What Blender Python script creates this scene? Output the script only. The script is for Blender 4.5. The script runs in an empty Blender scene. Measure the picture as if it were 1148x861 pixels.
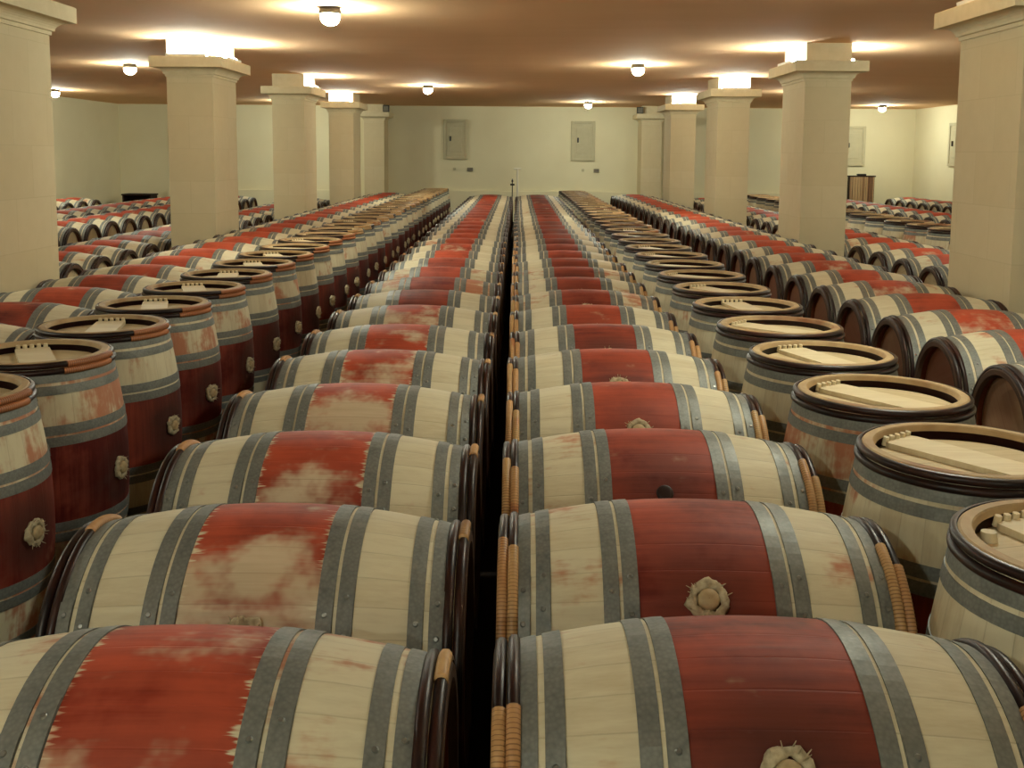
import bpy, math, random
from mathutils import Vector, Matrix
PI = math.pi
C = bpy.context.scene.collection
random.seed(7)

# ------------------------------------------------------------------ constants
CAM_Z = 1.7616          # eye height
F_PX = 1174.1           # focal length in pixels of the 1148 px wide frame
CEIL = 3.000
WALL_Y = 27.60          # far wall
BACK_Y = -5.0           # wall behind the photographer
SIDE_X = 10.4
HALF = 0.475            # half length of a barrel
R_B, R_E = 0.345, 0.283 # bilge and end radius
LIE_Z = 0.555           # height of the axis of a lying barrel
BAY_Z = 0.49
LBAY_Z = 0.45


def lin(r, g, b):
    f = lambda c: (c / 255 / 12.92) if c / 255 <= 0.04045 else ((c / 255 + 0.055) / 1.055) ** 2.4
    return (f(r), f(g), f(b), 1.0)


# ------------------------------------------------------------------ materials
class NT:
    """small helper around a node tree"""
    def __init__(self, name, rough=0.6, spec=0.3):
        self.m = bpy.data.materials.new(name)
        self.m.use_nodes = True
        self.t = self.m.node_tree
        self.b = self.t.nodes['Principled BSDF']
        self.b.inputs['Roughness'].default_value = rough
        self.b.inputs['Specular IOR Level'].default_value = spec

    def n(self, kind, **kw):
        nd = self.t.nodes.new(kind)
        for k, v in kw.items():
            setattr(nd, k, v)
        return nd

    def put(self, sock, v):
        if hasattr(v, 'links') or isinstance(v, bpy.types.NodeSocket):
            self.t.links.new(v, sock)
        else:
            sock.default_value = v

    def math(self, op, a, b=0.0, c=0.0, clamp=False):
        nd = self.n('ShaderNodeMath', operation=op, use_clamp=clamp)
        for i, v in enumerate((a, b, c)):
            self.put(nd.inputs[i], v)
        return nd.outputs[0]

    def vmul(self, v, s):
        nd = self.n('ShaderNodeVectorMath', operation='MULTIPLY')
        self.put(nd.inputs[0], v)
        self.put(nd.inputs[1], s)
        return nd.outputs[0]

    def noise(self, vec, scale, detail=3, rough=0.55, w=None):
        nd = self.n('ShaderNodeTexNoise', noise_dimensions='4D' if w is not None else '3D')
        self.put(nd.inputs['Vector'], vec)
        nd.inputs['Scale'].default_value = scale
        nd.inputs['Detail'].default_value = detail
        nd.inputs['Roughness'].default_value = rough
        if w is not None:
            self.put(nd.inputs['W'], w)
        return nd.outputs['Fac']

    def mix(self, fac, a, b):
        nd = self.n('ShaderNodeMix', data_type='RGBA')
        self.put(nd.inputs['Factor'], fac)
        self.put(nd.inputs['A'], a) if False else self.put(nd.inputs[6], a)
        self.put(nd.inputs[7], b)
        return nd.outputs[2]

    def step(self, x, lo, hi):
        nd = self.n('ShaderNodeMapRange', interpolation_type='SMOOTHSTEP')
        self.put(nd.inputs['Value'], x)
        self.put(nd.inputs['From Min'], lo)
        self.put(nd.inputs['From Max'], hi)
        return nd.outputs['Result']

    def obj(self):
        return self.n('ShaderNodeTexCoord').outputs['Object']

    def rnd(self):
        return self.n('ShaderNodeObjectInfo').outputs['Random']

    def prop(self, name):
        return self.n('ShaderNodeAttribute', attribute_type='OBJECT', attribute_name=name).outputs['Fac']

    def color(self, v):
        self.put(self.b.inputs['Base Color'], v)

    def bump(self, h, strength=0.3, dist=0.01):
        nd = self.n('ShaderNodeBump')
        nd.inputs['Strength'].default_value = strength
        nd.inputs['Distance'].default_value = dist
        self.put(nd.inputs['Height'], h)
        self.t.links.new(nd.outputs[0], self.b.inputs['Normal'])


M = {}


def make_oak():
    k = NT('oak_staves', 0.6, 0.22)
    v = k.obj()
    w = k.math('MULTIPLY', k.prop('seed'), 37.0)
    sep = k.n('ShaderNodeSeparateXYZ')
    k.put(sep.inputs[0], v)
    x, y, z = sep.outputs
    ang = k.math('ARCTAN2', y, z)
    grain = k.noise(k.vmul(v, (2.2, 46, 46)), 1.0, 4, 0.6, w)          # streaks along the staves
    fine = k.noise(k.vmul(v, (7, 160, 160)), 1.0, 2, 0.6, w)
    blot = k.noise(v, 6.0, 4, 0.6, w)
    big = k.noise(v, 4.6, 4, 0.6, k.math('ADD', w, 9.0))
    # single staves
    st = k.math('MULTIPLY', k.math('ADD', ang, PI), 30 / (2 * PI))
    sid = k.math('FLOOR', st)
    wn = k.n('ShaderNodeTexWhiteNoise', noise_dimensions='2D')
    cmb = k.n('ShaderNodeCombineXYZ')
    k.put(cmb.inputs[0], sid)
    k.put(cmb.inputs[1], w)
    k.put(wn.inputs['Vector'], cmb.outputs[0])
    sv = wn.outputs['Value']
    fr = k.math('FRACT', st)
    edge = k.math('MINIMUM', fr, k.math('SUBTRACT', 1.0, fr))
    joint = k.math('SUBTRACT', 1.0, k.step(edge, 0.0, 0.035))
    t = k.math('ADD', k.math('MULTIPLY', k.math('SUBTRACT', grain, 0.5), 1.3), k.math('MULTIPLY', sv, 0.34))
    t = k.math('ADD', t, k.math('MULTIPLY', k.math('SUBTRACT', fine, 0.5), 0.5), clamp=True)
    base = k.mix(t, lin(213, 203, 172), lin(184, 166, 130))
    base = k.mix(k.math('MULTIPLY', joint, 0.22), base, lin(105, 80, 50))
    # orange-red spill on the bare wood
    spill = k.prop('spill')
    sp = k.step(k.math('ADD', k.math('ADD', blot, k.math('MULTIPLY', k.math('SUBTRACT', grain, 0.5), 0.35)),
                       k.math('MULTIPLY', spill, 0.55)), 0.66, 0.84)
    base = k.mix(k.math('MULTIPLY', sp, 0.75), base, lin(172, 84, 48))
    # red wine band between the quarter hoops, wicking along the grain
    ax = k.math('ABSOLUTE', x)
    wear = k.prop('wear')
    gf = k.math('ADD', k.math('MULTIPLY', grain, 0.55), k.math('MULTIPLY', fine, 0.45))
    wob = k.math('MULTIPLY', k.math('SUBTRACT', gf, 0.56), k.math('ADD', 0.02, k.math('MULTIPLY', wear, 0.30)))
    band = k.math('SUBTRACT', 1.0, k.step(k.math('SUBTRACT', ax, wob), 0.158, 0.172))
    worn = k.step(k.math('ADD', k.math('ADD', k.math('ADD', k.math('MULTIPLY', big, 1.5), -0.35), k.math('MULTIPLY', grain, 0.35)),
                         k.math('MULTIPLY', k.math('MULTIPLY', wear, 0.46), k.math('ADD', 0.45, k.math('MULTIPLY', 0.75, k.step(z, 0.18, 0.33))))), 0.76, 1.06)
    band = k.math('MULTIPLY', band, k.math('SUBTRACT', 1.0, k.math('MULTIPLY', worn, 0.80)))
    dark = k.prop('dark')
    td = k.math('ADD', k.math('ADD', k.math('MULTIPLY', k.math('SUBTRACT', blot, 0.5), 1.9),
                              k.math('MULTIPLY', k.math('SUBTRACT', grain, 0.5), 0.9)), dark, clamp=True)
    red = k.mix(td, lin(182, 72, 44), lin(84, 13, 13))
    # the red darkens over a wide area round the bung hole
    dd = k.math('SQRT', k.math('ADD', k.math('MULTIPLY', x, x), k.math('MULTIPLY', y, y)))
    near = k.math('MULTIPLY', k.math('SUBTRACT', 1.0, k.step(k.math('ADD', dd, k.math('MULTIPLY', k.math('SUBTRACT', blot, 0.5), 0.22)), 0.04, 0.28)),
                  k.math('GREATER_THAN', z, 0.0))
    red = k.mix(k.math('MULTIPLY', near, k.math('MULTIPLY', dark, 1.35), clamp=True), red, lin(58, 8, 10))
    col = k.mix(k.math('MULTIPLY', band, 0.97), base, red)
    k.color(col)
    k.put(k.b.inputs['Roughness'], k.math('ADD', 0.48, k.math('MULTIPLY', fine, 0.25)))
    k.bump(k.math('ADD', k.math('MULTIPLY', grain, 0.6), k.math('MULTIPLY', joint, -0.8)), 0.25, 0.004)
    M['oak'] = k.m


def make_simple():
    # inner chime wall: dark soaked, but painted a lit orange-brown on lying barrels
    k = NT('soaked_or_lit_chime', 0.45, 0.3)
    f = k.noise(k.obj(), 30, 3)
    k.color(k.mix(k.prop('rimdark'), k.mix(f, lin(20, 8, 8), lin(48, 20, 16)), lin(122, 62, 34)))
    M['chime'] = k.m
    # end grain of the staves
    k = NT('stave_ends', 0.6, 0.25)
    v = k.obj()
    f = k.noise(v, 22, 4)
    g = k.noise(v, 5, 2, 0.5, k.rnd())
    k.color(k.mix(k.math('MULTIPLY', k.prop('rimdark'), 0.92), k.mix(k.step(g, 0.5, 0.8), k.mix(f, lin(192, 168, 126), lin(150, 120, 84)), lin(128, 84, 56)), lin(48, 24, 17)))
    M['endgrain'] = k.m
    # heads
    k = NT('oak_head', 0.55, 0.3)
    v = k.obj()
    sep = k.n('ShaderNodeSeparateXYZ')
    k.put(sep.inputs[0], v)
    g = k.noise(k.vmul(v, (4, 3, 55)), 1.0, 4, 0.6, k.math('MULTIPLY', k.rnd(), 30))
    b = k.noise(v, 5, 3, 0.5, k.math('MULTIPLY', k.rnd(), 50))
    pl = k.math('FRACT', k.math('MULTIPLY', k.math('ADD', sep.outputs[2], 2.0), 9.0))
    ln = k.math('SUBTRACT', 1.0, k.step(k.math('MINIMUM', pl, k.math('SUBTRACT', 1.0, pl)), 0.0, 0.02))
    base = k.mix(g, lin(216, 200, 160), lin(172, 146, 104))
    base = k.mix(k.math('MULTIPLY', ln, 0.55), base, lin(90, 66, 42))
    hs = k.prop('headstain')
    k.color(k.mix(k.math('MULTIPLY', k.step(k.math('ADD', b, k.math('MULTIPLY', hs, 0.5)), 0.5, 0.85), k.math('ADD', k.math('MULTIPLY', hs, 0.75), 0.12)), base, lin(112, 50, 30)))
    k.bump(g, 0.15, 0.003)
    M['head'] = k.m
    # cross bar and pegs
    k = NT('pale_board', 0.55, 0.3)
    g = k.noise(k.vmul(k.obj(), (8, 60, 6)), 1.0, 4, 0.6, k.math('MULTIPLY', k.rnd(), 30))
    k.color(k.mix(g, lin(232, 221, 188), lin(194, 170, 128)))
    M['board'] = k.m
    # galvanised hoop
    k = NT('galvanised_steel', 0.42, 0.5)
    v = k.obj()
    vo = k.n('ShaderNodeTexVoronoi')
    k.put(vo.inputs['Vector'], v)
    vo.inputs['Scale'].default_value = 120
    n2 = k.noise(v, 14, 4, 0.6, k.math('MULTIPLY', k.rnd(), 20))
    f = k.math('ADD', k.math('MULTIPLY', vo.outputs['Distance'], 0.45), k.math('MULTIPLY', n2, 0.75), clamp=True)
    k.color(k.mix(f, lin(146, 148, 140), lin(92, 94, 90)))
    k.b.inputs['Metallic'].default_value = 0.3
    k.put(k.b.inputs['Roughness'], k.math('ADD', 0.42, k.math('MULTIPLY', n2, 0.3)))
    M['steel'] = k.m
    # rivets
    k = NT('bright_rivet', 0.3, 0.5)
    k.color(k.mix(k.noise(k.obj(), 90, 2), lin(170, 172, 166), lin(120, 122, 118)))
    k.b.inputs['Metallic'].default_value = 0.7
    M['rivet'] = k.m
    # chestnut hoops with bark
    k = NT('chestnut_bark', 0.4, 0.35)
    v = k.obj()
    f = k.noise(k.vmul(v, (60, 9, 9)), 1.0, 4, 0.6, k.math('MULTIPLY', k.rnd(), 20))
    k.color(k.mix(k.step(f, 0.35, 0.75), lin(20, 10, 9), lin(56, 26, 18)))
    k.bump(f, 0.4, 0.004)
    M['bark'] = k.m
    # wicker binding
    k = NT('wicker_binding', 0.5, 0.4)
    v = k.obj()
    f = k.noise(v, 60, 3, 0.6, k.math('MULTIPLY', k.rnd(), 20))
    g = k.noise(v, 7, 2, 0.5, k.math('MULTIPLY', k.rnd(), 40))
    sep = k.n('ShaderNodeSeparateXYZ')
    k.put(sep.inputs[0], v)
    an = k.math('ARCTAN2', sep.outputs[1], sep.outputs[2])
    rib = k.step(k.math('SINE', k.math('MULTIPLY', an, 220.0)), 0.2, 0.9)
    wk = k.mix(k.math('MAXIMUM', k.step(g, 0.5, 0.75), k.math('MULTIPLY', k.prop('copper'), 0.8)), k.mix(f, lin(216, 184, 128), lin(180, 136, 84)), lin(168, 92, 54))
    k.color(k.mix(k.math('MULTIPLY', rib, 0.65), wk, lin(88, 50, 28)))
    M['wicker'] = k.m
    # straw / cloth round the bung
    k = NT('straw', 0.85, 0.1)
    f = k.noise(k.obj(), 70, 4)
    k.color(k.mix(f, lin(222, 208, 172), lin(100, 80, 54)))
    M['straw'] = k.m
    k = NT('bung_wood', 0.6, 0.3)
    f = k.noise(k.obj(), 45, 3)
    k.color(k.mix(f, lin(196, 176, 134), lin(140, 112, 76)))
    M['bung'] = k.m
    # dark bung
    k = NT('soaked_bung', 0.4, 0.4)
    k.color(k.mix(k.noise(k.obj(), 45, 3), lin(36, 10, 10), lin(14, 6, 6)))
    M['darkbung'] = k.m
    # pillar limestone with wide thin joints
    k = NT('limestone', 0.85, 0.15)
    tc = k.n('ShaderNodeTexCoord').outputs['UV']
    br = k.n('ShaderNodeTexBrick')
    k.put(br.inputs['Vector'], tc)
    br.inputs['Scale'].default_value = 1.0
    br.inputs['Brick Width'].default_value = 0.52
    br.inputs['Row Height'].default_value = 0.36
    br.inputs['Mortar Size'].default_value = 0.0035
    br.inputs['Mortar Smooth'].default_value = 0.3
    br.inputs['Color1'].default_value = lin(204, 190, 156)
    br.inputs['Color2'].default_value = lin(200, 185, 150)
    br.inputs['Mortar'].default_value = lin(194, 180, 146)
    f = k.noise(k.obj(), 9, 5)
    k.color(k.mix(k.math('MULTIPLY', f, 0.25), br.outputs['Color'], lin(168, 148, 112)))
    k.bump(k.noise(k.obj(), 40, 4), 0.12, 0.004)
    M['stone'] = k.m
    k = NT('dressed_limestone', 0.85, 0.15)
    f = k.noise(k.obj(), 12, 5)
    k.color(k.mix(f, lin(214, 200, 166), lin(194, 178, 142)))
    k.bump(k.noise(k.obj(), 40, 4), 0.08, 0.004)
    M['stone2'] = k.m
    # plaster
    k = NT('plaster_wall', 0.9, 0.1)
    f = k.noise(k.obj(), 1.3, 5)
    k.color(k.mix(f, lin(226, 219, 186), lin(214, 205, 170)))
    k.bump(k.noise(k.obj(), 18, 5), 0.06, 0.01)
    M['wall'] = k.m
    k = NT('ceiling_bounce_tint', 0.9, 0.1)
    v = k.obj()
    f = k.noise(k.vmul(v, (0.5, 2.5, 1)), 1.0, 5)
    k.color(k.mix(f, lin(240, 200, 156), lin(231, 187, 142)))  # light bounced up from the red barrels is put into this tan
    k.bump(k.noise(v, 6, 4), 0.06, 0.02)
    M['ceiling'] = k.m
    k = NT('dark_floor', 0.8, 0.2)
    f = k.noise(k.obj(), 5, 6)
    k.color(k.mix(f, lin(38, 30, 26), lin(22, 17, 15)))
    M['floor'] = k.m
    k = NT('dark_timber', 0.7, 0.2)
    f = k.noise(k.vmul(k.obj(), (20, 1.2, 20)), 1.0, 4)
    k.color(k.mix(f, lin(52, 36, 26), lin(30, 20, 15)))
    M['timber'] = k.m
    k = NT('grey_paint', 0.6, 0.3)
    f = k.noise(k.obj(), 8, 4)
    k.color(k.mix(f, lin(196, 188, 156), lin(178, 170, 138)))
    M['shutter'] = k.m
    k = NT('white_paint', 0.5, 0.3)
    k.color(k.mix(k.noise(k.obj(), 9, 3), lin(228, 224, 206), lin(212, 206, 186)))
    M['white'] = k.m
    k = NT('black_plastic', 0.4, 0.4)
    k.color(k.mix(k.noise(k.obj(), 20, 3), lin(22, 20, 20), lin(40, 36, 34)))
    M['black'] = k.m
    k = NT('grey_metal', 0.5, 0.4)
    k.color(k.mix(k.noise(k.obj(), 30, 3), lin(120, 114, 98), lin(92, 86, 74)))
    M['grey'] = k.m
    k = NT('brown_slats', 0.6, 0.3)
    v = k.obj()
    sep = k.n('ShaderNodeSeparateXYZ')
    k.put(sep.inputs[0], v)
    wn = k.n('ShaderNodeTexWhiteNoise', noise_dimensions='1D')
    k.put(wn.inputs['W'], k.math('FLOOR', k.math('MULTIPLY', sep.outputs[0], 14.0)))
    k.color(k.mix(wn.outputs['Value'], lin(176, 146, 106), lin(96, 62, 42)))
    M['slats'] = k.m
    for nm, col, st in (('lamp_glass', (0.95, 1.0, 0.84), LAMP_E), ('tube_glass', (0.93, 1.0, 0.90), TUBE_E)):
        k = NT(nm, 0.3, 0.3)
        k.b.inputs['Base Color'].default_value = (0.9, 0.88, 0.8, 1)
        k.b.inputs['Emission Color'].default_value = (*col, 1)
        k.b.inputs['Emission Strength'].default_value = st
        M[nm] = k.m


LAMP_E, TUBE_E = 560.0, 640.0
make_oak()
make_simple()


# ------------------------------------------------------------------ mesh builder
class MB:
    def __init__(self):
        self.v, self.f, self.mi, self.mats, self.sm = [], [], [], [], []

    def slot(self, m):
        if m not in self.mats:
            self.mats.append(m)
        return self.mats.index(m)

    def add(self, vs, fs, mat, smooth=True):
        o = len(self.v)
        self.v += [tuple(p) for p in vs]
        s = self.slot(mat)
        for f in fs:
            self.f.append(tuple(o + i for i in f))
            self.mi.append(s)
            self.sm.append(smooth)
        return self

    def merge(self, other, mtx=None):
        o = len(self.v)
        self.v += [tuple(mtx @ Vector(p)) if mtx else p for p in other.v]
        for f, mi, sm in zip(other.f, other.mi, other.sm):
            self.f.append(tuple(o + i for i in f))
            self.mi.append(self.slot(other.mats[mi]))
            self.sm.append(sm)
        return self

    def lathe_x(self, prof, n, mat, closed=False, a0=0.0, a1=2 * PI, smooth=True, wob=None):
        """prof: [(x, r)]; revolve about the X axis, angle 0 = +Z going to +Y."""
        full = abs(a1 - a0 - 2 * PI) < 1e-6
        m = n if full else n + 1
        vs = []
        for j in range(m):
            a = a0 + (a1 - a0) * j / n
            for i, (x, r) in enumerate(prof):
                rr = r + (wob(a, i) if wob else 0)
                vs.append((x, rr * math.sin(a), rr * math.cos(a)))
        k = len(prof)
        fs = []
        for j in range(n):
            j2 = (j + 1) % m
            for i in range(k if closed else k - 1):
                i2 = (i + 1) % k
                fs.append((j * k + i, j * k + i2, j2 * k + i2, j2 * k + i))
        if not full and closed:
            fs.append(tuple(range(k - 1, -1, -1)))
            fs.append(tuple((m - 1) * k + i for i in range(k)))
        return self.add(vs, fs, mat, smooth)

    def disc_x(self, x, r, n, mat, s=1):
        vs = [(x, r * math.sin(2 * PI * j / n), r * math.cos(2 * PI * j / n)) for j in range(n)]
        f = tuple(range(n)) if s < 0 else tuple(range(n - 1, -1, -1))
        return self.add(vs, [f], mat, False)

    def box(self, lo, hi, mat, bev=0.0):
        x0, y0, z0 = lo
        x1, y1, z1 = hi
        if bev <= 0:
            vs = [(x0, y0, z0), (x1, y0, z0), (x1, y1, z0), (x0, y1, z0), (x0, y0, z1), (x1, y0, z1), (x1, y1, z1), (x0, y1, z1)]
            fs = [(3, 2, 1, 0), (4, 5, 6, 7), (0, 1, 5, 4), (1, 2, 6, 5), (2, 3, 7, 6), (3, 0, 4, 7)]
            return self.add(vs, fs, mat, False)
        b = bev
        rings = [(z0, b), (z0 + b, 0), (z1 - b, 0), (z1, b)]
        vs = []
        for z, i in rings:
            a, c, d, e = x0 + i, x1 - i, y0 + i, y1 - i
            q = b if i == 0 else b * 0.4
            vs += [(a + q, d, z), (c - q, d, z), (c, d + q, z), (c, e - q, z), (c - q, e, z), (a + q, e, z), (a, e - q, z), (a, d + q, z)]
        fs = [tuple(range(7, -1, -1)), tuple(24 + i for i in range(8))]
        for k in range(3):
            for i in range(8):
                j = (i + 1) % 8
                fs.append((k * 8 + i, k * 8 + j, k * 8 + 8 + j, k * 8 + 8 + i))
        return self.add(vs, fs, mat, False)

    def tube(self, p0, p1, r0, r1, n, mat, caps=True):
        p0, p1 = Vector(p0), Vector(p1)
        d = (p1 - p0).normalized()
        u = d.orthogonal().normalized()
        w = d.cross(u)
        vs = []
        for p, r in ((p0, r0), (p1, r1)):
            for j in range(n):
                a = 2 * PI * j / n
                vs.append(p + (u * math.cos(a) + w * math.sin(a)) * r)
        fs = [(j, (j + 1) % n, n + (j + 1) % n, n + j) for j in range(n)]
        self.add(vs, fs, mat, True)
        if caps:
            self.add(vs, [tuple(range(n - 1, -1, -1)), tuple(range(n, 2 * n))], mat, False)
        return self

    def lathe_z(self, prof, n, mat, c=(0, 0, 0)):
        vs = [(c[0] + r * math.cos(2 * PI * j / n), c[1] + r * math.sin(2 * PI * j / n), c[2] + z) for j in range(n) for z, r in prof]
        k = len(prof)
        fs = [(j * k + i, ((j + 1) % n) * k + i, ((j + 1) % n) * k + i + 1, j * k + i + 1) for j in range(n) for i in range(k - 1)]
        return self.add(vs, fs, mat, True)

    def mesh(self, name, uv=None):
        me = bpy.data.meshes.new(name)
        me.from_pydata(self.v, [], self.f)
        for m in self.mats:
            me.materials.append(M[m])
        me.polygons.foreach_set('material_index', self.mi)
        me.polygons.foreach_set('use_smooth', self.sm)
        if uv:
            l = me.uv_layers.new(name='UVMap')
            for p in me.polygons:
                nrm = p.normal
                for li in p.loop_indices:
                    co = me.vertices[me.loops[li].vertex_index].co
                    l.data[li].uv = (co.y + 0.13, co.z) if abs(nrm.x) > abs(nrm.y) else (co.x + 0.02, co.z)
        me.update()
        return me

    def build(self, name, parent=None, loc=(0, 0, 0), uv=None):
        o = bpy.data.objects.new(name, self.mesh(name, uv))
        C.objects.link(o)
        o.location = loc
        if parent:
            o.parent = parent
        return o


def link(name, me, parent=None, loc=(0, 0, 0), rot=(0, 0, 0)):
    o = bpy.data.objects.new(name, me)
    C.objects.link(o)
    o.location, o.rotation_euler = loc, rot
    if parent:
        o.parent = parent
    return o


def empty(name, loc, rot=(0, 0, 0)):
    o = bpy.data.objects.new(name, None)
    C.objects.link(o)
    o.location, o.rotation_euler = loc, rot
    o.empty_display_size = 0.1
    return o


def tag(o, label, cat, group=None):
    o['label'], o['category'] = label, cat
    if group:
        o['group'] = group
    return o


def struct(o, label=None):
    o['kind'] = 'structure'
    if label:
        o['label'] = label
    return o


# ------------------------------------------------------------------ barrel meshes
def R(x):
    return R_B - (R_B - R_E) * (abs(x) / HALF) ** 2.05


CHIME, REC = 0.031, 0.050


def staves_mb(n, rings):
    b = MB()
    prof = [(-HALF + 0.004 + (2 * HALF - 0.008) * i / rings, 0) for i in range(rings + 1)]
    b.lathe_x([(x, R(x)) for x, _ in prof], n, 'oak')
    for s in (-1, 1):
        ro = R(HALF)
        end = [(s * (HALF - 0.004), R(HALF - 0.004)), (s * HALF, ro - 0.005), (s * HALF, ro - CHIME + 0.003), (s * (HALF - 0.004), ro - CHIME)]
        if s < 0:
            end = end[::-1]
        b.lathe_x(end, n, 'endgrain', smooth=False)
        inn = [(s * (HALF - 0.004), ro - CHIME), (s * (HALF - 0.019), ro - CHIME - 0.005)]
        low = [(s * (HALF - 0.019), ro - CHIME - 0.005), (s * (HALF - 0.024), ro - CHIME + 0.001), (s * (HALF - REC), ro - CHIME + 0.006)]
        if s < 0:
            inn, low = inn[::-1], low[::-1]
        b.lathe_x(inn, n, 'endgrain')
        b.lathe_x(low, n, 'chime')
    return b


def head_mb(s, n):
    b = MB()
    x = s * (HALF - REC)
    ro = R(HALF) - CHIME + 0.006
    prof = [(x - s * 0.002, ro), (x + s * 0.008, ro - 0.022)]
    if s < 0:
        prof = prof[::-1]
    b.lathe_x(prof, n, 'head', smooth=False)
    b.disc_x(x + s * 0.008, ro - 0.022, n, 'head', s)
    return b


BANDS = [0.152, 0.196, 0.350, 0.396]   # inner edges of the four steel hoops on each half
BW = [0.036, 0.036, 0.034, 0.034]


def hoop_mb(x0, x1, n, rivets=True):
    b = MB()
    th = 0.0028
    prof = [(x0, R(x0) - 0.001), (x0, R(x0) + th), ((x0 + x1) / 2, R((x0 + x1) / 2) + th + 0.0004), (x1, R(x1) + th), (x1, R(x1) - 0.001)]
    b.lathe_x(prof, n, 'steel', smooth=False)
    if rivets:
        q = [(x0 + 0.001, R(x0) + th), (x0 + 0.001, R(x0) + 2 * th), (x1 - 0.001, R(x1) + 2 * th), (x1 - 0.001, R(x1) + th)]
        b.lathe_x(q, 8, 'steel', closed=True, a0=-0.22, a1=0.22, smooth=False)
        xm = (x0 + x1) / 2
        for a in (-0.13, 0.12):
            r = R(xm) + 2 * th - 0.001
            c = Vector((xm, r * math.sin(a), r * math.cos(a)))
            d = Vector((0, math.sin(a), math.cos(a)))
            b.tube(c, c + d * 0.004, 0.0075, 0.0045, 8, 'rivet')
    return b


def wood_hoop_mb(s, k, n, seed):
    """k = 0 outer, 1 inner chestnut hoop; half-round in section"""
    rr = random.Random(seed)
    xc = s * (HALF - 0.0135 - 0.0245 * k)
    w, hgt = 0.0118, 0.0145
    base = R(xc) - 0.001
    prof = [(xc - w, base), (xc - w * 0.92, base + hgt * 0.55), (xc - w * 0.5, base + hgt * 0.93), (xc, base + hgt), (xc + w * 0.5, base + hgt * 0.93), (xc + w * 0.92, base + hgt * 0.55), (xc + w, base)]
    ph = [rr.uniform(0, 6) for _ in range(4)]
    wob = lambda a, i: 0.0 if i in (0, 6) else 0.0014 * (math.sin(3 * a + ph[0]) + math.sin(7 * a + ph[1]) * 0.6 + math.sin(13 * a + ph[2]) * 0.3)
    b = MB()
    b.lathe_x(prof, n, 'bark', wob=wob)
    return b


def wicker_mb(s, k, a0, a1, ribs=True):
    xc = s * (HALF - 0.0135 - 0.0245 * k)
    w, hgt = 0.0128, 0.0185
    base = R(xc)
    n = max(12, int((a1 - a0) / 0.014)) if ribs else 16
    b = MB()
    prof = [(xc - w, base), (xc - w * 0.95, base + hgt * 0.6), (xc - w * 0.5, base + hgt * 0.95), (xc, base + hgt), (xc + w * 0.5, base + hgt * 0.95), (xc + w * 0.95, base + hgt * 0.6), (xc + w, base)]
    step = (a1 - a0) / n
    wob = (lambda a, i: 0.0 if i in (0, 6) else (0.0022 if int(round((a - a0) / step)) % 2 else -0.0022)) if ribs else None
    b.lathe_x(prof, n, 'wicker', closed=True, a0=a0, a1=a1, wob=wob)
    return b


def bung_mb(dark=False):
    b = MB()
    m = 'darkbung' if dark else 'bung'
    h = 0.008 if dark else 0.024
    prof = [(R_B - 0.004, 0.026), (R_B + h * 0.7, 0.024), (R_B + h * 0.93, 0.020), (R_B + h, 0.009), (R_B + h, 0.0005)]
    b.lathe_z(prof, 16, m)
    return b


def straw_mb(seed, rad=0.036, minor=0.0115, wisps=26):
    rr = random.Random(seed)
    b = MB()
    nu, nv = 34, 9
    vs = []
    ph = [rr.uniform(0, 6) for _ in range(6)]
    for i in range(nu):
        u = 2 * PI * i / nu
        mr = minor * (1 + 0.12 * math.sin(4 * u + ph[0]) + 0.12 * math.sin(9 * u + ph[1]) + rr.uniform(-0.15, 0.15))
        rd = rad * (1 + 0.06 * math.sin(3 * u + ph[2]) + 0.04 * math.sin(7 * u + ph[3]))
        for j in range(nv):
            v = 2 * PI * j / nv
            q = mr * (1 + rr.uniform(-0.22, 0.22))
            r = rd + q * math.cos(v)
            z = R_B - 0.002 - r * r / (2 * R_B) * 0.5 + 0.010 + q * math.sin(v) * 0.9
            vs.append((r * math.cos(u), r * math.sin(u), z))
    fs = [(i * nv + j, ((i + 1) % nu) * nv + j, ((i + 1) % nu) * nv + (j + 1) % nv, i * nv + (j + 1) % nv) for i in range(nu) for j in range(nv)]
    b.add(vs, fs, 'straw', True)
    for _ in range(wisps):
        u = rr.uniform(0, 2 * PI)
        r0 = rad * rr.uniform(0.8, 1.25)
        p0 = Vector((r0 * math.cos(u), r0 * math.sin(u), R_B + 0.012))
        d = Vector((math.cos(u) * rr.uniform(0.2, 1), math.sin(u) * rr.uniform(0.2, 1), rr.uniform(0.1, 0.9))).normalized()
        b.tube(p0, p0 + d * rr.uniform(0.006, 0.020), 0.0016, 0.0008, 4, 'straw', False)
    return b


def bar_mb(s, rotd):
    """cross bar lying on the head, local plane YZ at x; direction rotd about X"""
    b = MB()
    x0 = s * (HALF - REC + 0.008)
    lo, hi = (x0, x0 + s * 0.017) if s > 0 else (x0 + s * 0.017, x0)
    ln, wd = 0.222, 0.068
    # ends cut to the circle: a six sided board outline
    out = [(-ln, -wd * 0.9), (-ln * 0.93, -wd), (ln * 0.93, -wd), (ln, -wd * 0.9), (ln, wd * 0.9), (ln * 0.93, wd), (-ln * 0.93, wd), (-ln, wd * 0.9)]
    n = len(out)
    vs = [(lo, y, z) for y, z in out] + [(hi, y, z) for y, z in out]
    fs = [tuple(range(n)), tuple(range(2 * n - 1, n - 1, -1))] + [(i, n + i, n + (i + 1) % n, (i + 1) % n) for i in range(n)]
    m = MB().add(vs, fs, 'board', False)
    b.merge(m, Matrix.Rotation(rotd, 4, 'X'))
    return b


def peg_mb(s, end, k, rotd, r=0.0105):
    x0 = s * (HALF - REC + 0.012)
    z = (-0.054 + 0.027 * k)
    y = end * 0.230
    m = MB().tube((x0, y, z), (x0 + s * 0.026, y - end * 0.004, z), r, r * 0.8, 8, 'board')
    return MB().merge(m, Matrix.Rotation(rotd, 4, 'X'))


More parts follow.
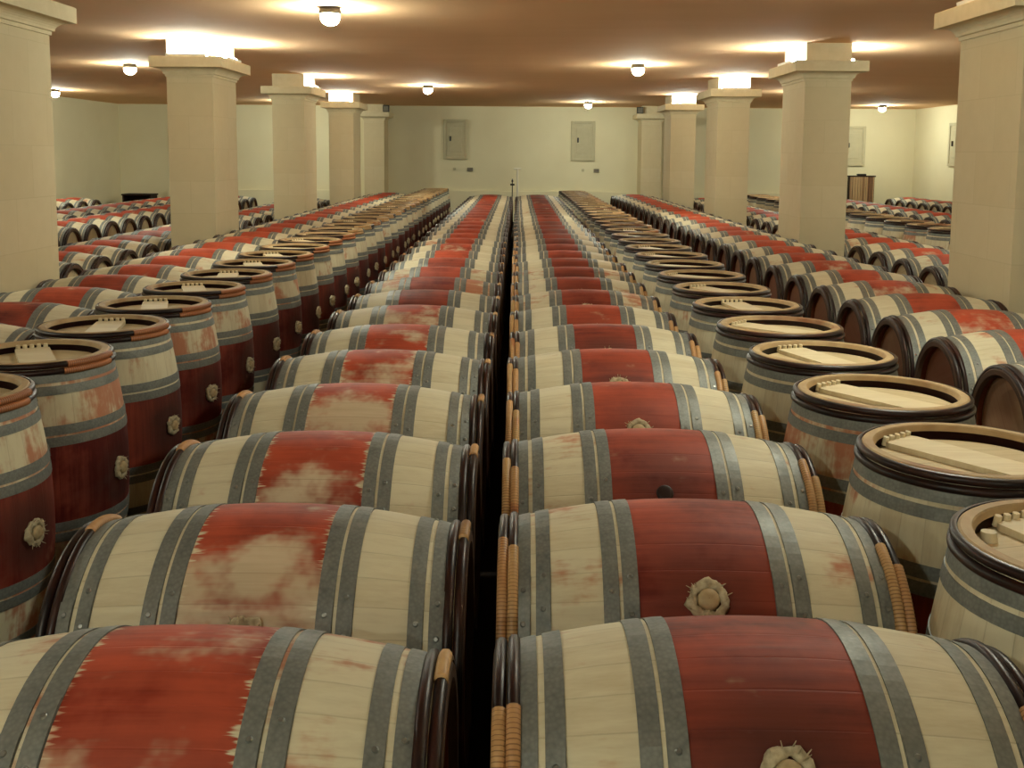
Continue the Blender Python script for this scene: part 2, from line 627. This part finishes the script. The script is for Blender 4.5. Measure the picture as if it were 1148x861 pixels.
def plug_mb(s, y, z):
    x0 = s * (HALF - REC + 0.008)
    return MB().tube((x0, y, z), (x0 + s * 0.022, y, z), 0.020, 0.017, 14, 'board')


# shared mesh data
ME = {}
ME['staves0'] = staves_mb(60, 26).mesh('staves')
ME['staves1'] = staves_mb(40, 14).mesh('staves_mid')
for s in (-1, 1):
    ME['head0', s] = head_mb(s, 60).mesh('barrel_head')
    ME['head1', s] = head_mb(s, 40).mesh('barrel_head_mid')
    for i, (x, w) in enumerate(zip(BANDS, BW)):
        a, c = (x, x + w) if s > 0 else (-x - w, -x)
        ME['hoop0', s, i] = hoop_mb(a, c, 60).mesh('steel_hoop')
        ME['hoop1', s, i] = hoop_mb(a, c, 40, False).mesh('steel_hoop_mid')
    for k in (0, 1):
        ME['wood0', s, k] = wood_hoop_mb(s, k, 72, 3 + k).mesh('chestnut_hoop')
        ME['wood1', s, k] = wood_hoop_mb(s, k, 36, 3 + k).mesh('chestnut_hoop_mid')
for i in range(4):
    ME['straw', i] = straw_mb(20 + i).mesh('straw_collar')
ME['bung'] = bung_mb().mesh('bung')
ME['darkbung'] = bung_mb(True).mesh('dark_bung')


def far_mb(n=26):
    """a barrel too far off to show its parts: one mesh with all the same shapes"""
    b = MB()
    b.merge(staves_mb(n, 8))
    for s in (-1, 1):
        b.merge(head_mb(s, n))
        for x, w in zip(BANDS, BW):
            b.merge(hoop_mb(*((x, x + w) if s > 0 else (-x - w, -x)), n, False))
        for k in (0, 1):
            b.merge(wood_hoop_mb(s, k, n, 5))
    return b


fl = far_mb()
fl.merge(bung_mb())
ME['far_lying'] = fl.mesh('far_lying_barrel')
fw = far_mb()
fw.merge(bung_mb(), Matrix.Rotation(0.85, 4, 'X'))
for s in (-1, 1):
    for k in (0, 1):
        fw.merge(wicker_mb(s, k, -2.4, -0.5, False))
ME['far_wicker'] = fw.mesh('far_bound_barrel')
BAR_ROT = [0.75, 0.45, 1.1, 1.45, 2.3]
for j, ra in enumerate(BAR_ROT):
    b = far_mb()
    b.merge(bung_mb())
    b.merge(straw_mb(31, wisps=4))
    b.merge(bar_mb(1, ra))
    for e in (-1, 1):
        for k in range(5):
            b.merge(peg_mb(1, e, k, ra))
    for k in (0, 1):
        b.merge(wicker_mb(1, k, 0.1, 0.9, False))
    ME['far_standing', j] = b.mesh('far_standing_barrel')


def props(o, a):
    for k in ('wear', 'spill', 'dark', 'seed', 'headstain', 'rimdark'):
        o[k] = float(a[k])


def barrel(kind, lod, loc, a, rnd):
    """kind 'lying' (axis X) or 'standing' (axis Z). a: stain values, bung angle, wicker arcs, straw."""
    lying = kind == 'lying'
    name = kind + '_barrel'
    bt = a['bung']                                         # angle of the bung from the top, towards the camera
    if lod == 2:
        me = ME['far_wicker'] if a.get('wicker') else ME['far_lying']
        if not lying:
            me = ME['far_standing', rnd.randrange(len(BAR_ROT))]
        o = link(name, me)
        if lying:
            o.location = loc
            o.rotation_euler = (0 if a.get('wicker') else bt, 0, rnd.uniform(-0.012, 0.012))
            # origin at the axis; the mesh is centred on it
            o.location = (loc[0], loc[1], loc[2] + R_B)
        else:
            o.location = (loc[0], loc[1], loc[2] + HALF)
            o.rotation_euler = (bt, -PI / 2, PI)
        props(o, a)
        return o
    root = empty(name, loc, (0, 0, a.get('yaw', 0.0)))
    ctr = (0, 0, R_B if lying else HALF)

    def rot(t):
        return (t, 0, 0) if lying else (t, -PI / 2, PI)
    L = str(lod)
    o = link('staves', ME['staves' + L], root, ctr, rot(bt))
    props(o, a)
    sides = (-1, 1)
    for s in sides:
        h = link('barrel_head', ME['head' + L, s], root, ctr, rot(a['headrot']))
        props(h, a)
        for i in range(4):
            link('steel_hoop', ME['hoop' + L, s, i], root, ctr, rot(a['riv'] + 0.12 * ((i + (s > 0)) % 2) + rnd.uniform(-0.05, 0.05)))
        for k in (0, 1):
            wh = link('wooden_hoop', ME['wood' + L, s, k], root, ctr, rot(rnd.uniform(0, 6)))
            arcs = a.get('arcs')
            if arcs and (s, k) in arcs:
                for (p, q) in arcs[s, k]:
                    w = wicker_mb(s, k, p, q).build('wicker_binding', wh)
                    w.rotation_euler = (-wh.rotation_euler.x if lying else -wh.rotation_euler.x, 0, 0)
                    w['copper'] = 0.15 + 0.4 * ((a['seed'] * 7 + k * 0.37) % 1.0) if lying else 1.0
                    w['label'] = 'ribbed tan wicker binding' if lying else 'ribbed reddish brown wicker binding'
    bg = link('bung', ME['darkbung' if a.get('darkbung') else 'bung'], root, ctr, rot(bt))
    if a.get('straw', True) and not a.get('darkbung'):
        link('straw_collar', ME['straw', rnd.randrange(4)], bg)
    if not lying:
        ra = a['bar']
        if ra is not None:
            br = bar_mb(1, ra).build('head_bar', root, ctr)
            br.rotation_euler = rot(0)
            for e in (-1, 1):
                for k in range(5):
                    peg_mb(1, e, k, ra).build('peg', br)
        if a.get('plug'):
            p = plug_mb(1, *a['plug']).build('head_plug', root, ctr)
            p.rotation_euler = rot(0)
    return root


ORD = ('first second third fourth fifth sixth seventh eighth ninth tenth eleventh twelfth thirteenth fourteenth fifteenth sixteenth '
       'seventeenth eighteenth nineteenth twentieth twenty-first twenty-second twenty-third twenty-fourth twenty-fifth twenty-sixth '
       'twenty-seventh twenty-eighth twenty-ninth thirtieth thirty-first thirty-second thirty-third').split()


CUSTOM = {
    ('R1', 0): 'nearest lying barrel right of the dark gap, glossy dark red middle, straw round its bung',
    ('R1', 1): 'lying barrel showing a pale bung ringed with frayed straw, second right of the gap',
    ('R1', 2): 'lying barrel with a black bare bung hole, third right of the dark gap',
    ('L1', 0): 'nearest lying barrel left of the dark gap, orange stain on its pale end',
    ('L1', 1): 'lying barrel with bare pale patches in its red middle, second left of the gap',
    ('UR', 0): 'nearest standing barrel on the right, cut by the frame, round plug in its head',
    ('UR', 1): 'second standing barrel on the right, wide pale cross bar over its head',
    ('UL', 0): 'standing barrel cut by the left frame edge, wicker on its rim',
}


def row(tag_name, kind, n, x0, y0, pitch, z, drift, where, group, look, lods=(6.6, 11.0), reset=1):
    rnd = random.Random(tag_name)
    for i in range(n):
        y = y0 + pitch * i
        x = x0 + drift * max(0.0, y - 2.0) / 21.0 + rnd.uniform(-0.006, 0.006)
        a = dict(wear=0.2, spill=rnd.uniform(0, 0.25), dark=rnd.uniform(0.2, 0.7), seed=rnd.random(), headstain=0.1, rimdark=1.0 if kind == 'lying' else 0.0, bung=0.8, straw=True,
                 headrot=rnd.uniform(0, 3), riv=rnd.uniform(0.6, 1.2), yaw=rnd.uniform(-0.008, 0.008), bar=None)
        look(i, a, rnd)
        lod = 0 if y < lods[0] else 1 if y < lods[1] else 2
        zz = z - (R_B if kind == 'lying' else 0)
        o = barrel(kind, lod, (x + a.get('dx', 0), y + a.get('dy', 0), zz), a, rnd)
        adj = a.get('adj') or ('patchy red' if a['wear'] > 0.45 else 'dark red' if a['dark'] > 0.55 else 'bright red')
        if kind == 'lying':
            lab = f"lying oak barrel with {adj} middle, {ORD[i]} from the front, {where}"
        else:
            lab = f"standing oak barrel, {ORD[i]} from the front, {where}"
        tag(o, CUSTOM.get((tag_name, i), lab), 'barrel', group)


D = math.radians


def look_r1(i, a, r):
    a['bung'] = D([48.5, 51, 48, 49, 48, 49, 49][i]) if i < 7 else D(r.uniform(43, 50))
    a['wear'] = 0.05
    a['dark'] = [0.62, 0.50, 0.50, 0.36, 0.45, 0.60, 0.34, 0.46][i] if i < 8 else r.uniform(0.3, 0.65)
    a['spill'] = [0.05, 0.22, 0.2, 0.12, 0.02, 0.02, 0.05, 0.3][i] if i < 8 else r.uniform(0, 0.25)
    if i == 2:
        a['darkbung'] = True
    a['riv'] = D([52, 47, 50, 44][i % 4])
    a['wicker'] = True
    j = lambda: r.uniform(-0.06, 0.06)
    a['arcs'] = {(-1, 0): [(-2.3, -0.30 + j())], (-1, 1): [(-2.3, -0.46 + j())], (1, 0): [(-2.3, -0.56 + j())], (1, 1): [(-2.3, -0.40 + j())]}
    if i == 0:
        a['arcs'][(-1, 0)] = [(-2.3, -0.46)]


def look_l1(i, a, r):
    a['bung'] = D(61.5 if i < 2 else r.uniform(59, 64))
    a['wear'] = [0.52, 0.66, 0.58, 0.58, 0.66, 0.35, 0.60, 0.1, 0.05, 0.25][i] if i < 10 else r.choice([0.1, 0.3, 0.5])
    a['dark'] = [0.30, 0.26, 0.32, 0.20, 0.18, 0.18, 0.22, 0.60, 0.58, 0.2][i] if i < 10 else r.uniform(0.15, 0.5)
    a['spill'] = [0.34, 0.02, 0.16, 0.0, 0.0, 0.0, 0.02, 0.0, 0.42, 0.3][i] if i < 10 else r.uniform(0, 0.2)
    a['arcs'] = {(1, 0): [(-0.12 + r.uniform(-0.05, 0.05), 0.35)], (-1, 1): [(-0.1, 0.5)]}


def look_ur(i, a, r):
    a['bung'] = D(r.uniform(-25, 25))     # bung turned to the far side
    a['bar'] = [0.37, 0.62, 0.62, 0.35, 0.8, 0.15, 0.5, 0.9][i] if i < 8 else r.choice(BAR_ROT)
    a['spill'] = [0.0, 0.2, 0.52, 0.12, 0.1, 0.0, 0.2, 0.2][i] if i < 8 else r.uniform(0, 0.25)
    a['dark'] = r.uniform(0.4, 0.75)
    a['headstain'] = 0.02
    if i == 0:
        a['plug'] = (-0.11, -0.19)
        a['dx'], a['dy'] = -0.03, 0.0
    if i == 1:
        a['dx'] = -0.008


def look_ul(i, a, r):
    a['bung'] = D(r.uniform(-18, 0))
    a['bar'] = [0.3, 0.5, 0.2, 0.3, 0.35, 0.2, 0.3, 0.4][i] if i < 8 else r.choice(BAR_ROT)
    a['spill'] = [0.45, 0.50, 0.08, 0.50, 0.42, 0.12, 0.4, 0.2][i] if i < 8 else r.uniform(0, 0.3)
    a['dark'] = r.uniform(0.65, 0.95)
    a['wear'] = 0.05
    a['headstain'] = 0.05
    a['arcs'] = {(1, 0): [(-0.1, 0.75)], (1, 1): [(0.0, 0.8)]}


def look_r2(i, a, r):
    a['bung'] = D(r.uniform(64, 69))
    a['headstain'] = r.uniform(0.75, 1.0)
    a['dark'] = r.uniform(0.0, 0.3)
    a['wear'] = r.uniform(0.1, 0.45)
    a['straw'] = False


def look_l2(i, a, r):
    a['bung'] = D(r.uniform(64, 69))
    a['dark'] = [0.3, 0.6, 0.25, 0.55, 0.3, 0.25][i] if i < 6 else r.uniform(0.1, 0.4)
    a['wear'] = 0.1


def look_bay(i, a, r):
    a['bung'] = D(r.uniform(64, 69))
    a['dark'] = r.uniform(0.05, 0.35)
    a['wear'] = r.uniform(0.05, 0.4)
    a['headstain'] = r.uniform(0.0, 0.25)
    a['straw'] = False


row('R1', 'lying', 31, 0.443, 1.819, 0.6954, LIE_Z, 0.015, 'row right of the gap', 'barrels lying right of the dark central gap', look_r1)
row('L1', 'lying', 31, -0.587, 1.761, 0.6954, LIE_Z, 0.05, 'row left of the gap', 'barrels lying left of the dark central gap', look_l1)
row('UR', 'standing', 31, 1.288, 2.160, 0.721, 0.0, -0.01, 'upright row right of the middle', 'barrels standing in the row right of the middle', look_ur)
row('UL', 'standing', 31, -1.974, 3.507, 0.709, 0.0, 0.08, 'upright row left of the middle', 'barrels standing in the row left of the middle', look_ul)
row('R2', 'lying', 28, 2.610, 4.5265, 0.6954, LIE_Z, -0.02, 'row along the right pillars', 'barrels lying along the right pillars', look_r2, (7.4, 11.5))
row('L2', 'lying', 27, -2.862, 5.235, 0.6954, LIE_Z, 0.04, 'row along the left pillars', 'barrels lying along the left pillars', look_l2, (7.4, 9.0))
row('L3', 'lying', 21, -4.48, 8.75, 0.6954, LBAY_Z, 0.0, 'row behind left pillars', 'barrels in the left bay', look_bay, (0, 12.2))
row('L4', 'lying', 16, -6.36, 13.2, 0.6954, LBAY_Z, 0.0, 'second row behind left pillars', 'barrels in the left bay', look_bay, (0, 0))
row('L5', 'lying', 12, -7.48, 15.9, 0.6954, LBAY_Z, 0.0, 'third row behind left pillars', 'barrels in the left bay', look_bay, (0, 0))
row('L6', 'lying', 5, -9.30, 19.3, 0.6954, LBAY_Z, 0.0, 'last row by left wall', 'barrels in the left bay', look_bay, (0, 0))
row('R3', 'lying', 22, 4.18, 8.65, 0.6954, BAY_Z, 0.0, 'first row behind right pillars', 'barrels lying in the right bay', look_bay, (0, 12.2))
row('R4', 'standing', 16, 5.05, 11.3, 0.721, 0.0, 0.0, 'row behind right pillars', 'barrels standing in the right bay', look_ur, (0, 0))
row('R5', 'lying', 16, 5.98, 13.3, 0.6954, LBAY_Z, 0.0, 'first row past the uprights', 'barrels lying in the right bay', look_bay, (0, 0))
row('R6', 'lying', 13, 7.45, 16.4, 0.6954, LBAY_Z, 0.0, 'second row past the uprights', 'barrels lying in the right bay', look_bay, (0, 0))
row('R7', 'lying', 8, 9.50, 20.6, 0.6954, LBAY_Z, 0.0, 'last row by right wall', 'barrels lying in the right bay', look_bay, (0, 0))

# ------------------------------------------------------------------ stillage kerbs under the lying rows
KERBS = [(0.48, 1.3, 23.2, LIE_Z), (-0.53, 1.3, 23.2, LIE_Z), (2.60, 4.0, 23.8, LIE_Z), (-2.84, 4.7, 23.8, LIE_Z), (-4.48, 8.2, 23.2, LBAY_Z),
         (-6.36, 12.7, 24.1, LBAY_Z), (-7.48, 15.4, 24.1, LBAY_Z), (-9.30, 18.8, 22.6, LBAY_Z), (4.18, 8.1, 23.8, BAY_Z), (5.98, 12.8, 24.2, LBAY_Z),
         (7.45, 15.9, 25.2, LBAY_Z), (9.50, 20.1, 25.9, LBAY_Z)]
kn = 0
for (x, ya, yb, z) in KERBS:
    for dx in (-0.27, 0.27):
        kn += 1
        top = z - R(0.27) - 0.012
        b = MB().box((x + dx - 0.05, ya, 0), (x + dx + 0.05, yb, top), 'timber', 0.006)
        struct(b.build(f'trim_{kn}'))

# ------------------------------------------------------------------ room shell
def slab(name, lo, hi, mat):
    c = [(a + b) / 2 for a, b in zip(lo, hi)]
    b = MB().box([a - q for a, q in zip(lo, c)], [a - q for a, q in zip(hi, c)], mat)
    return struct(b.build(name, None, c))


slab('floor', (-SIDE_X - 0.2, BACK_Y - 0.2, -0.2), (SIDE_X + 0.2, WALL_Y + 0.2, 0), 'floor')
slab('ceiling', (-SIDE_X - 0.2, BACK_Y - 0.2, CEIL), (SIDE_X + 0.2, WALL_Y + 0.2, CEIL + 0.2), 'ceiling')
slab('wall_far', (-SIDE_X - 0.2, WALL_Y, 0), (SIDE_X + 0.2, WALL_Y + 0.2, CEIL), 'wall')
slab('wall_behind', (-SIDE_X - 0.2, BACK_Y - 0.2, 0), (SIDE_X + 0.2, BACK_Y, CEIL), 'wall')
slab('wall_left', (-SIDE_X - 0.2, BACK_Y, 0), (-SIDE_X, WALL_Y, CEIL), 'wall')
slab('wall_right', (SIDE_X, BACK_Y, 0), (SIDE_X + 0.2, WALL_Y, CEIL), 'wall')
slab('baseboard_far', (-SIDE_X + 1.25, WALL_Y - 0.10, 0), (8.5, WALL_Y, 0.80), 'wall')

# ------------------------------------------------------------------ pillars
PX_R, PX_L = 3.174, -3.355
PW, PT = 0.507, 0.961
PY, PS = 11.70, 5.019
AB0, AB1, MO0 = 2.685, 2.799, 2.587
pl_ord = ['out of view', 'nearest', 'second', 'third', 'fourth', 'fifth']


def rect_rings(b, x0, x1, y0, y1, rings, mat):
    vs = []
    for z, o in rings:
        vs += [(x0 - o, y0 - o, z), (x1 + o, y0 - o, z), (x1 + o, y1 + o, z), (x0 - o, y1 + o, z)]
    fs = []
    for k in range(len(rings) - 1):
        for i in range(4):
            j = (i + 1) % 4
            fs.append((k * 4 + i, k * 4 + j, k * 4 + 4 + j, k * 4 + 4 + i))
    fs.append((3, 2, 1, 0))
    t = (len(rings) - 1) * 4
    fs.append((t, t + 1, t + 2, t + 3))
    return b.add(vs, fs, mat, False)


OV = 0.143


def pillar(side, k):
    xi = PX_R if side > 0 else PX_L
    x0, x1 = (xi, xi + PW) if side > 0 else (xi - PW, xi)
    y0 = PY + (k - 2) * PS
    y1 = min(y0 + PT, WALL_Y)
    cx, cy = (x0 + x1) / 2, (y0 + y1) / 2
    hx, hy = (x1 - x0) / 2, (y1 - y0) / 2
    ov = min(OV, WALL_Y - y1) if k == 5 else OV
    root = empty('pillar', (cx, cy, 0))
    struct(root, f"{pl_ord[k]} square stone pillar on the {'right' if side > 0 else 'left'} with moulded capital")
    MB().box((-hx, -hy, 0), (hx, hy, MO0), 'stone').build('shaft', root, uv=True)
    b = MB()
    rings = [(MO0, 0.012), (MO0 + 0.026, 0.014), (MO0 + 0.030, 0.026)]
    for i in range(7):
        t = i / 6 * PI / 2
        rings.append((MO0 + 0.030 + (AB0 - MO0 - 0.032) * math.sin(t * 0.98), 0.028 + (OV - 0.055) * (1 - math.cos(t))))
    rings += [(AB0 - 0.002, OV - 0.012), (AB0, OV), (AB1 - 0.006, OV), (AB1, OV - 0.006)]
    if k == 5:
        hy2 = hy - OV
        b2 = MB()
        rect_rings(b2, -hx, hx, -hy, hy - OV if False else hy2, rings, 'stone2')
        b = b2
    else:
        rect_rings(b, -hx, hx, -hy, hy, rings, 'stone2')
    b.build('capital', root)
    MB().box((-hx + 0.005, -hy + 0.005, AB1), (hx - 0.005, hy - 0.005, CEIL), 'stone2').build('neck', root)
    return root, (x0, x1, y0, y1)


PILL = {}
for s in (-1, 1):
    for k in range(0, 6):
        PILL[s, k] = pillar(s, k)[1]


def uplight(loc, ln, along, label):
    root = empty('uplight', loc, (0, 0, 0 if along == 'x' else PI / 2))
    h = ln / 2
    b = MB()
    # shallow white trough
    prof = [(-0.045, 0.0), (0.045, 0.0), (0.05, 0.03), (0.044, 0.03), (0.038, 0.006), (-0.038, 0.006), (-0.044, 0.03), (-0.05, 0.03)]
    vs = [(x, y, z) for x in (-h, h) for y, z in prof]
    n = len(prof)
    fs = [tuple(range(n - 1, -1, -1)), tuple(range(n, 2 * n))] + [(i, (i + 1) % n, n + (i + 1) % n, n + i) for i in range(n)]
    b.add(vs, fs, 'white', False)
    b.build('trough', root)
    MB().tube((-h + 0.02, 0, 0.034), (h - 0.02, 0, 0.034), 0.013, 0.013, 10, 'tube_glass').build('tube', root)
    tag(root, label, 'light', 'uplights on the pillar capitals')


side_n = {1: 'right', -1: 'left'}
UPL = {(-1, 0): 'F', (1, 0): 'I', (-1, 1): 'O', (1, 1): 'I', (-1, 2): 'FI', (1, 2): 'IO', (-1, 3): 'I', (1, 3): 'F', (-1, 4): 'F', (1, 4): 'F'}
for (s, k), where in UPL.items():
    x0, x1, y0, y1 = PILL[s, k]
    for wd in where:
        nm = f"{pl_ord[k]} {side_n[s]} pillar"
        if wd == 'F':
            uplight(((x0 + x1) / 2, y0 - OV / 2, AB1 + 0.001), 0.44, 'x', f"glowing white uplight on the front of the capital, {nm}")
        else:
            inner = (wd == 'I')
            xx = (PX_R - OV / 2 if s > 0 else PX_L + OV / 2) if inner else (x1 + OV / 2 if s > 0 else x0 - OV / 2)
            uplight((xx, (y0 + y1) / 2, AB1 + 0.001), 0.6, 'y', f"glowing white uplight on the {'aisle' if inner else 'bay'} side of the capital, {nm}")

# ------------------------------------------------------------------ ceiling globes
GL = [(-1.58, -1.1, None), (-1.58, 9.02, 'largest of the bare ceiling globes, above the left lying row'), (-1.60, 19.1, 'ceiling globe in front of the left wall hatch'),
      (1.64, 4.2, None), (1.64, 14.4, 'ceiling globe above the right lying row, in front of the far wall'), (1.66, 24.6, 'small ceiling globe just above the right wall hatch'),
      (-5.41, 4.8, None), (-5.41, 14.85, 'ceiling globe left of the second left pillar'), (-5.41, 24.9, 'ceiling globe hidden behind the third left pillar'),
      (-9.2, 11.0, None), (-9.2, 21.1, 'ceiling globe at the edge of the nearest left pillar'),
      (5.4, 10.0, None), (5.4, 20.0, 'ceiling globe hidden behind the second right pillar'),
      (9.0, 5.0, None), (9.0, 15.2, None), (8.72, 25.3, 'ceiling globe between the two nearest right pillars'), (1.64, -3.5, None), (-5.41, -3.5, None)]
for i, (x, y, lab) in enumerate(GL):
    x, y = x * 1.0147, y * 1.0147
    root = empty('ceiling_lamp', (x, y, CEIL - 0.15))
    b = MB().lathe_z([(0.15, 0.001), (0.15, 0.088), (0.10, 0.094), (0.092, 0.088), (0.092, 0.001)], 24, 'grey')
    b.build('lamp_base', root)
    prof = [(0.090, 0.082), (0.07, 0.084)] + [(0.07 - 0.075 * math.sin(t * PI / 16), 0.084 * math.cos(t * PI / 16)) for t in range(1, 8)] + [(-0.005, 0.0005)]
    MB().lathe_z(prof, 20, 'lamp_glass').build('globe', root)
    tag(root, lab or f"unseen ceiling globe over the {['near', 'front', 'rear', 'outer', 'far', 'side'][i % 6]} barrels behind the camera", 'light', 'round ceiling globes')

# ------------------------------------------------------------------ wall fittings
def hatch(x, z0, z1, w, label, wall='far', yy=0):
    hw, d = w / 2, 0.05
    h = z1 - z0
    if wall == 'far':
        root = empty('wall_hatch', (x, WALL_Y, z0))
    else:
        root = empty('wall_hatch', (SIDE_X * (1 if x > 0 else -1), yy, z0), (0, 0, -PI / 2 if x > 0 else PI / 2))
    b = MB()
    t = 0.075
    for lo, hi in (((-hw, 0), (-hw + t, h)), ((hw - t, 0), (hw, h)), ((-hw + t, 0), (hw - t, t)), ((-hw + t, h - t), (hw - t, h))):
        b.box((lo[0], -d, lo[1]), (hi[0], -0.001, hi[1]), 'shutter', 0.008)
    b.build('hatch_frame', root)
    p = MB().box((-hw + t, -0.03, t), (hw - t, -0.002, h - t), 'shutter', 0.004)
    p.box((-hw + t + 0.07, -0.040, t + 0.12), (hw - t - 0.07, -0.029, h - t - 0.10), 'shutter', 0.006)
    pn = p.build('door_panel', root)
    k = MB().box((-hw * 0.42 - 0.02, -0.075, h * 0.46), (-hw * 0.42 + 0.02, -0.039, h * 0.58), 'black', 0.006)
    k.build('handle', pn)
    tag(root, label, 'hatch', 'white shutters on the walls')


hatch(-1.59, 1.62, 2.66, 0.63, 'pale wall hatch with a black handle, left of the middle of the far wall')
hatch(1.74, 1.60, 2.64, 0.63, 'pale wall hatch with a black handle, right of the middle of the far wall')
hatch(8.80, 1.52, 2.55, 0.62, 'pale wall hatch beside the second right pillar above the slatted cabinet')
hatch(-8.75, 1.62, 2.60, 0.62, 'pale wall hatch half hidden by the second left pillar')
hatch(1, 1.55, 2.58, 0.90, 'pale hatch on the right side wall beside the nearest pillar', 'right', 24.9)


def fitting(name, x, z, w, h, d, mat, label):
    b = MB().box((-w / 2, -d, -h / 2), (w / 2, -0.0005, h / 2), mat, 0.006)
    o = b.build(name, None, (x, WALL_Y, z))
    return tag(o, label, 'socket')


fitting('wall_socket', -1.21, 1.36, 0.15, 0.10, 0.04, 'grey', 'dark wall socket under the left hatch on the far wall')
fitting('wall_switch', -1.62, 1.37, 0.07, 0.07, 0.03, 'shutter', 'small pale switch below the middle of the left hatch')
fitting('wall_socket', 2.10, 1.35, 0.14, 0.09, 0.04, 'grey', 'grey wall socket under the right hatch on the far wall')
fitting('wall_switch', 1.75, 1.36, 0.07, 0.07, 0.03, 'shutter', 'small pale switch below the middle of the right hatch')

# post at the end of the central gap
root = empty('hose_post', (0.03, 25.0, 0))
MB().box((-0.06, -0.06, 0), (0.06, 0.06, 0.20), 'black', 0.01).build('foot', root)
MB().tube((0, 0, 0.20), (0, 0, 1.42), 0.032, 0.024, 14, 'white').build('pole', root)
MB().tube((-0.09, 0, 1.42), (0.09, 0, 1.42), 0.02, 0.02, 12, 'white').build('crossbar', root)
tag(root, 'white post with a short crossbar standing at the end of the dark gap', 'post')
root = empty('valve_stand', (-0.085, 24.2, 0))
MB().lathe_z([(0, 0.0), (0, 0.10), (0.02, 0.10), (0.04, 0.02), (0.05, 0.0005)], 16, 'black').build('foot', root)
MB().tube((0, 0, 0.04), (0, 0, 1.13), 0.011, 0.011, 10, 'black').build('rod', root)
MB().tube((-0.05, 0, 1.07), (0.05, 0, 1.07), 0.022, 0.022, 10, 'black').build('handle', root)
MB().lathe_z([(1.12, 0.0005), (1.13, 0.02), (1.16, 0.022), (1.20, 0.008), (1.21, 0.0005)], 12, 'black').build('knob', root)
tag(root, 'thin black rod with a cross handle standing where the gap ends', 'stand')

# slatted cabinet in the right bay
root = empty('slatted_cabinet', (8.98, 27.50, 0))
b = MB()
for i in range(9):
    xx = -0.31 + i * 0.07
    b.box((xx, -0.20, 0.04), (xx + 0.058, -0.17, 1.24), 'slats', 0.004)
b.build('slat_front', root)
MB().box((-0.32, -0.168, 0), (0.33, -0.02, 1.24), 'timber', 0.006).build('body', root)
MB().box((-0.34, -0.21, 1.241), (0.35, -0.01, 1.275), 'timber', 0.006).build('top_board', root)
tag(root, 'tall brown slatted cabinet against the far wall behind the right bay barrels', 'cabinet')
b = MB().box((-0.11, -0.06, 0), (0.11, 0.06, 0.045), 'black', 0.01)
tag(b.build('small_case', None, (8.98, 27.38, 1.276)), 'small dark case lying on the slatted cabinet', 'case')

# dark open shelf in the left corner
root = empty('low_shelf', (-9.60, 26.75, 0))
MB().box((-0.36, -0.25, 0), (-0.32, 0.25, 0.66), 'timber', 0.004).build('side_panel', root)
MB().box((0.32, -0.25, 0), (0.36, 0.25, 0.66), 'timber', 0.004).build('side_panel', root)
MB().box((-0.38, -0.27, 0.661), (0.38, 0.27, 0.70), 'timber', 0.004).build('top_board', root)
MB().box((-0.318, 0.20, 0.02), (0.318, 0.23, 0.655), 'timber', 0.004).build('back_panel', root)
MB().box((-0.318, -0.24, 0.40), (0.318, 0.195, 0.43), 'timber', 0.004).build('shelf_board', root)
tag(root, 'low dark open shelf in the corner behind the left bay barrels', 'shelf')

# boxes on the far pilasters
for s in (-1, 1):
    x0, x1, y0, y1 = PILL[s, 5]
    xi = (x0 if s > 0 else x1) - s * 0.06
    root = empty('lamp_box', (xi + s * 0.0, y0 - 0.02, AB1))
    MB().box((-0.075, -0.085, 0.001), (0.075, 0.085, 0.175), 'black', 0.01).build('housing', root)
    MB().box((-0.062, -0.092, 0.02), (0.062, -0.086, 0.155), 'grey', 0.003).build('front_grille', root)
    tag(root, f"small unlit black box on the capital of the farthest {side_n[s]} pillar", 'box')

# ------------------------------------------------------------------ camera
t, r, y = math.radians(6.4941), math.radians(0.3943), math.radians(-0.1878)
Fv = Vector((math.sin(y) * math.cos(t), math.cos(y) * math.cos(t), -math.sin(t)))
Rt = Vector((math.cos(y), -math.sin(y), 0))
Up = Rt.cross(Fv)
R2v = Rt * math.cos(r) + Up * math.sin(r)
U2v = -Rt * math.sin(r) + Up * math.cos(r)
mw = Matrix((R2v, U2v, -Fv)).transposed().to_4x4()
mw.translation = (0, 0, CAM_Z)
cd = bpy.data.cameras.new('camera')
cd.sensor_width = 36.0
cd.sensor_fit = 'HORIZONTAL'
cd.lens = F_PX / 1148 * 36
cd.shift_y = -(430.5 - 306.7) / 1148
cd.clip_start = 0.05
co = bpy.data.objects.new('camera', cd)
co.matrix_world = mw
C.objects.link(co)
sc = bpy.context.scene
sc.camera = co

# ------------------------------------------------------------------ world and view
wd = bpy.data.worlds.new('cellar_air')
wd.use_nodes = True
wd.node_tree.nodes['Background'].inputs[0].default_value = (0.9, 0.8, 0.6, 1)
wd.node_tree.nodes['Background'].inputs[1].default_value = 0.0
sc.world = wd
sc.view_settings.view_transform = 'Standard'
sc.view_settings.look = 'None'
sc.view_settings.gamma = 1.0
sc.view_settings.use_curve_mapping = False
sc.view_settings.exposure = 0.0
sc.cycles.use_denoising = True
sc.cycles.max_bounces = 10
sc.cycles.diffuse_bounces = 7
sc.cycles.sample_clamp_indirect = 6.0
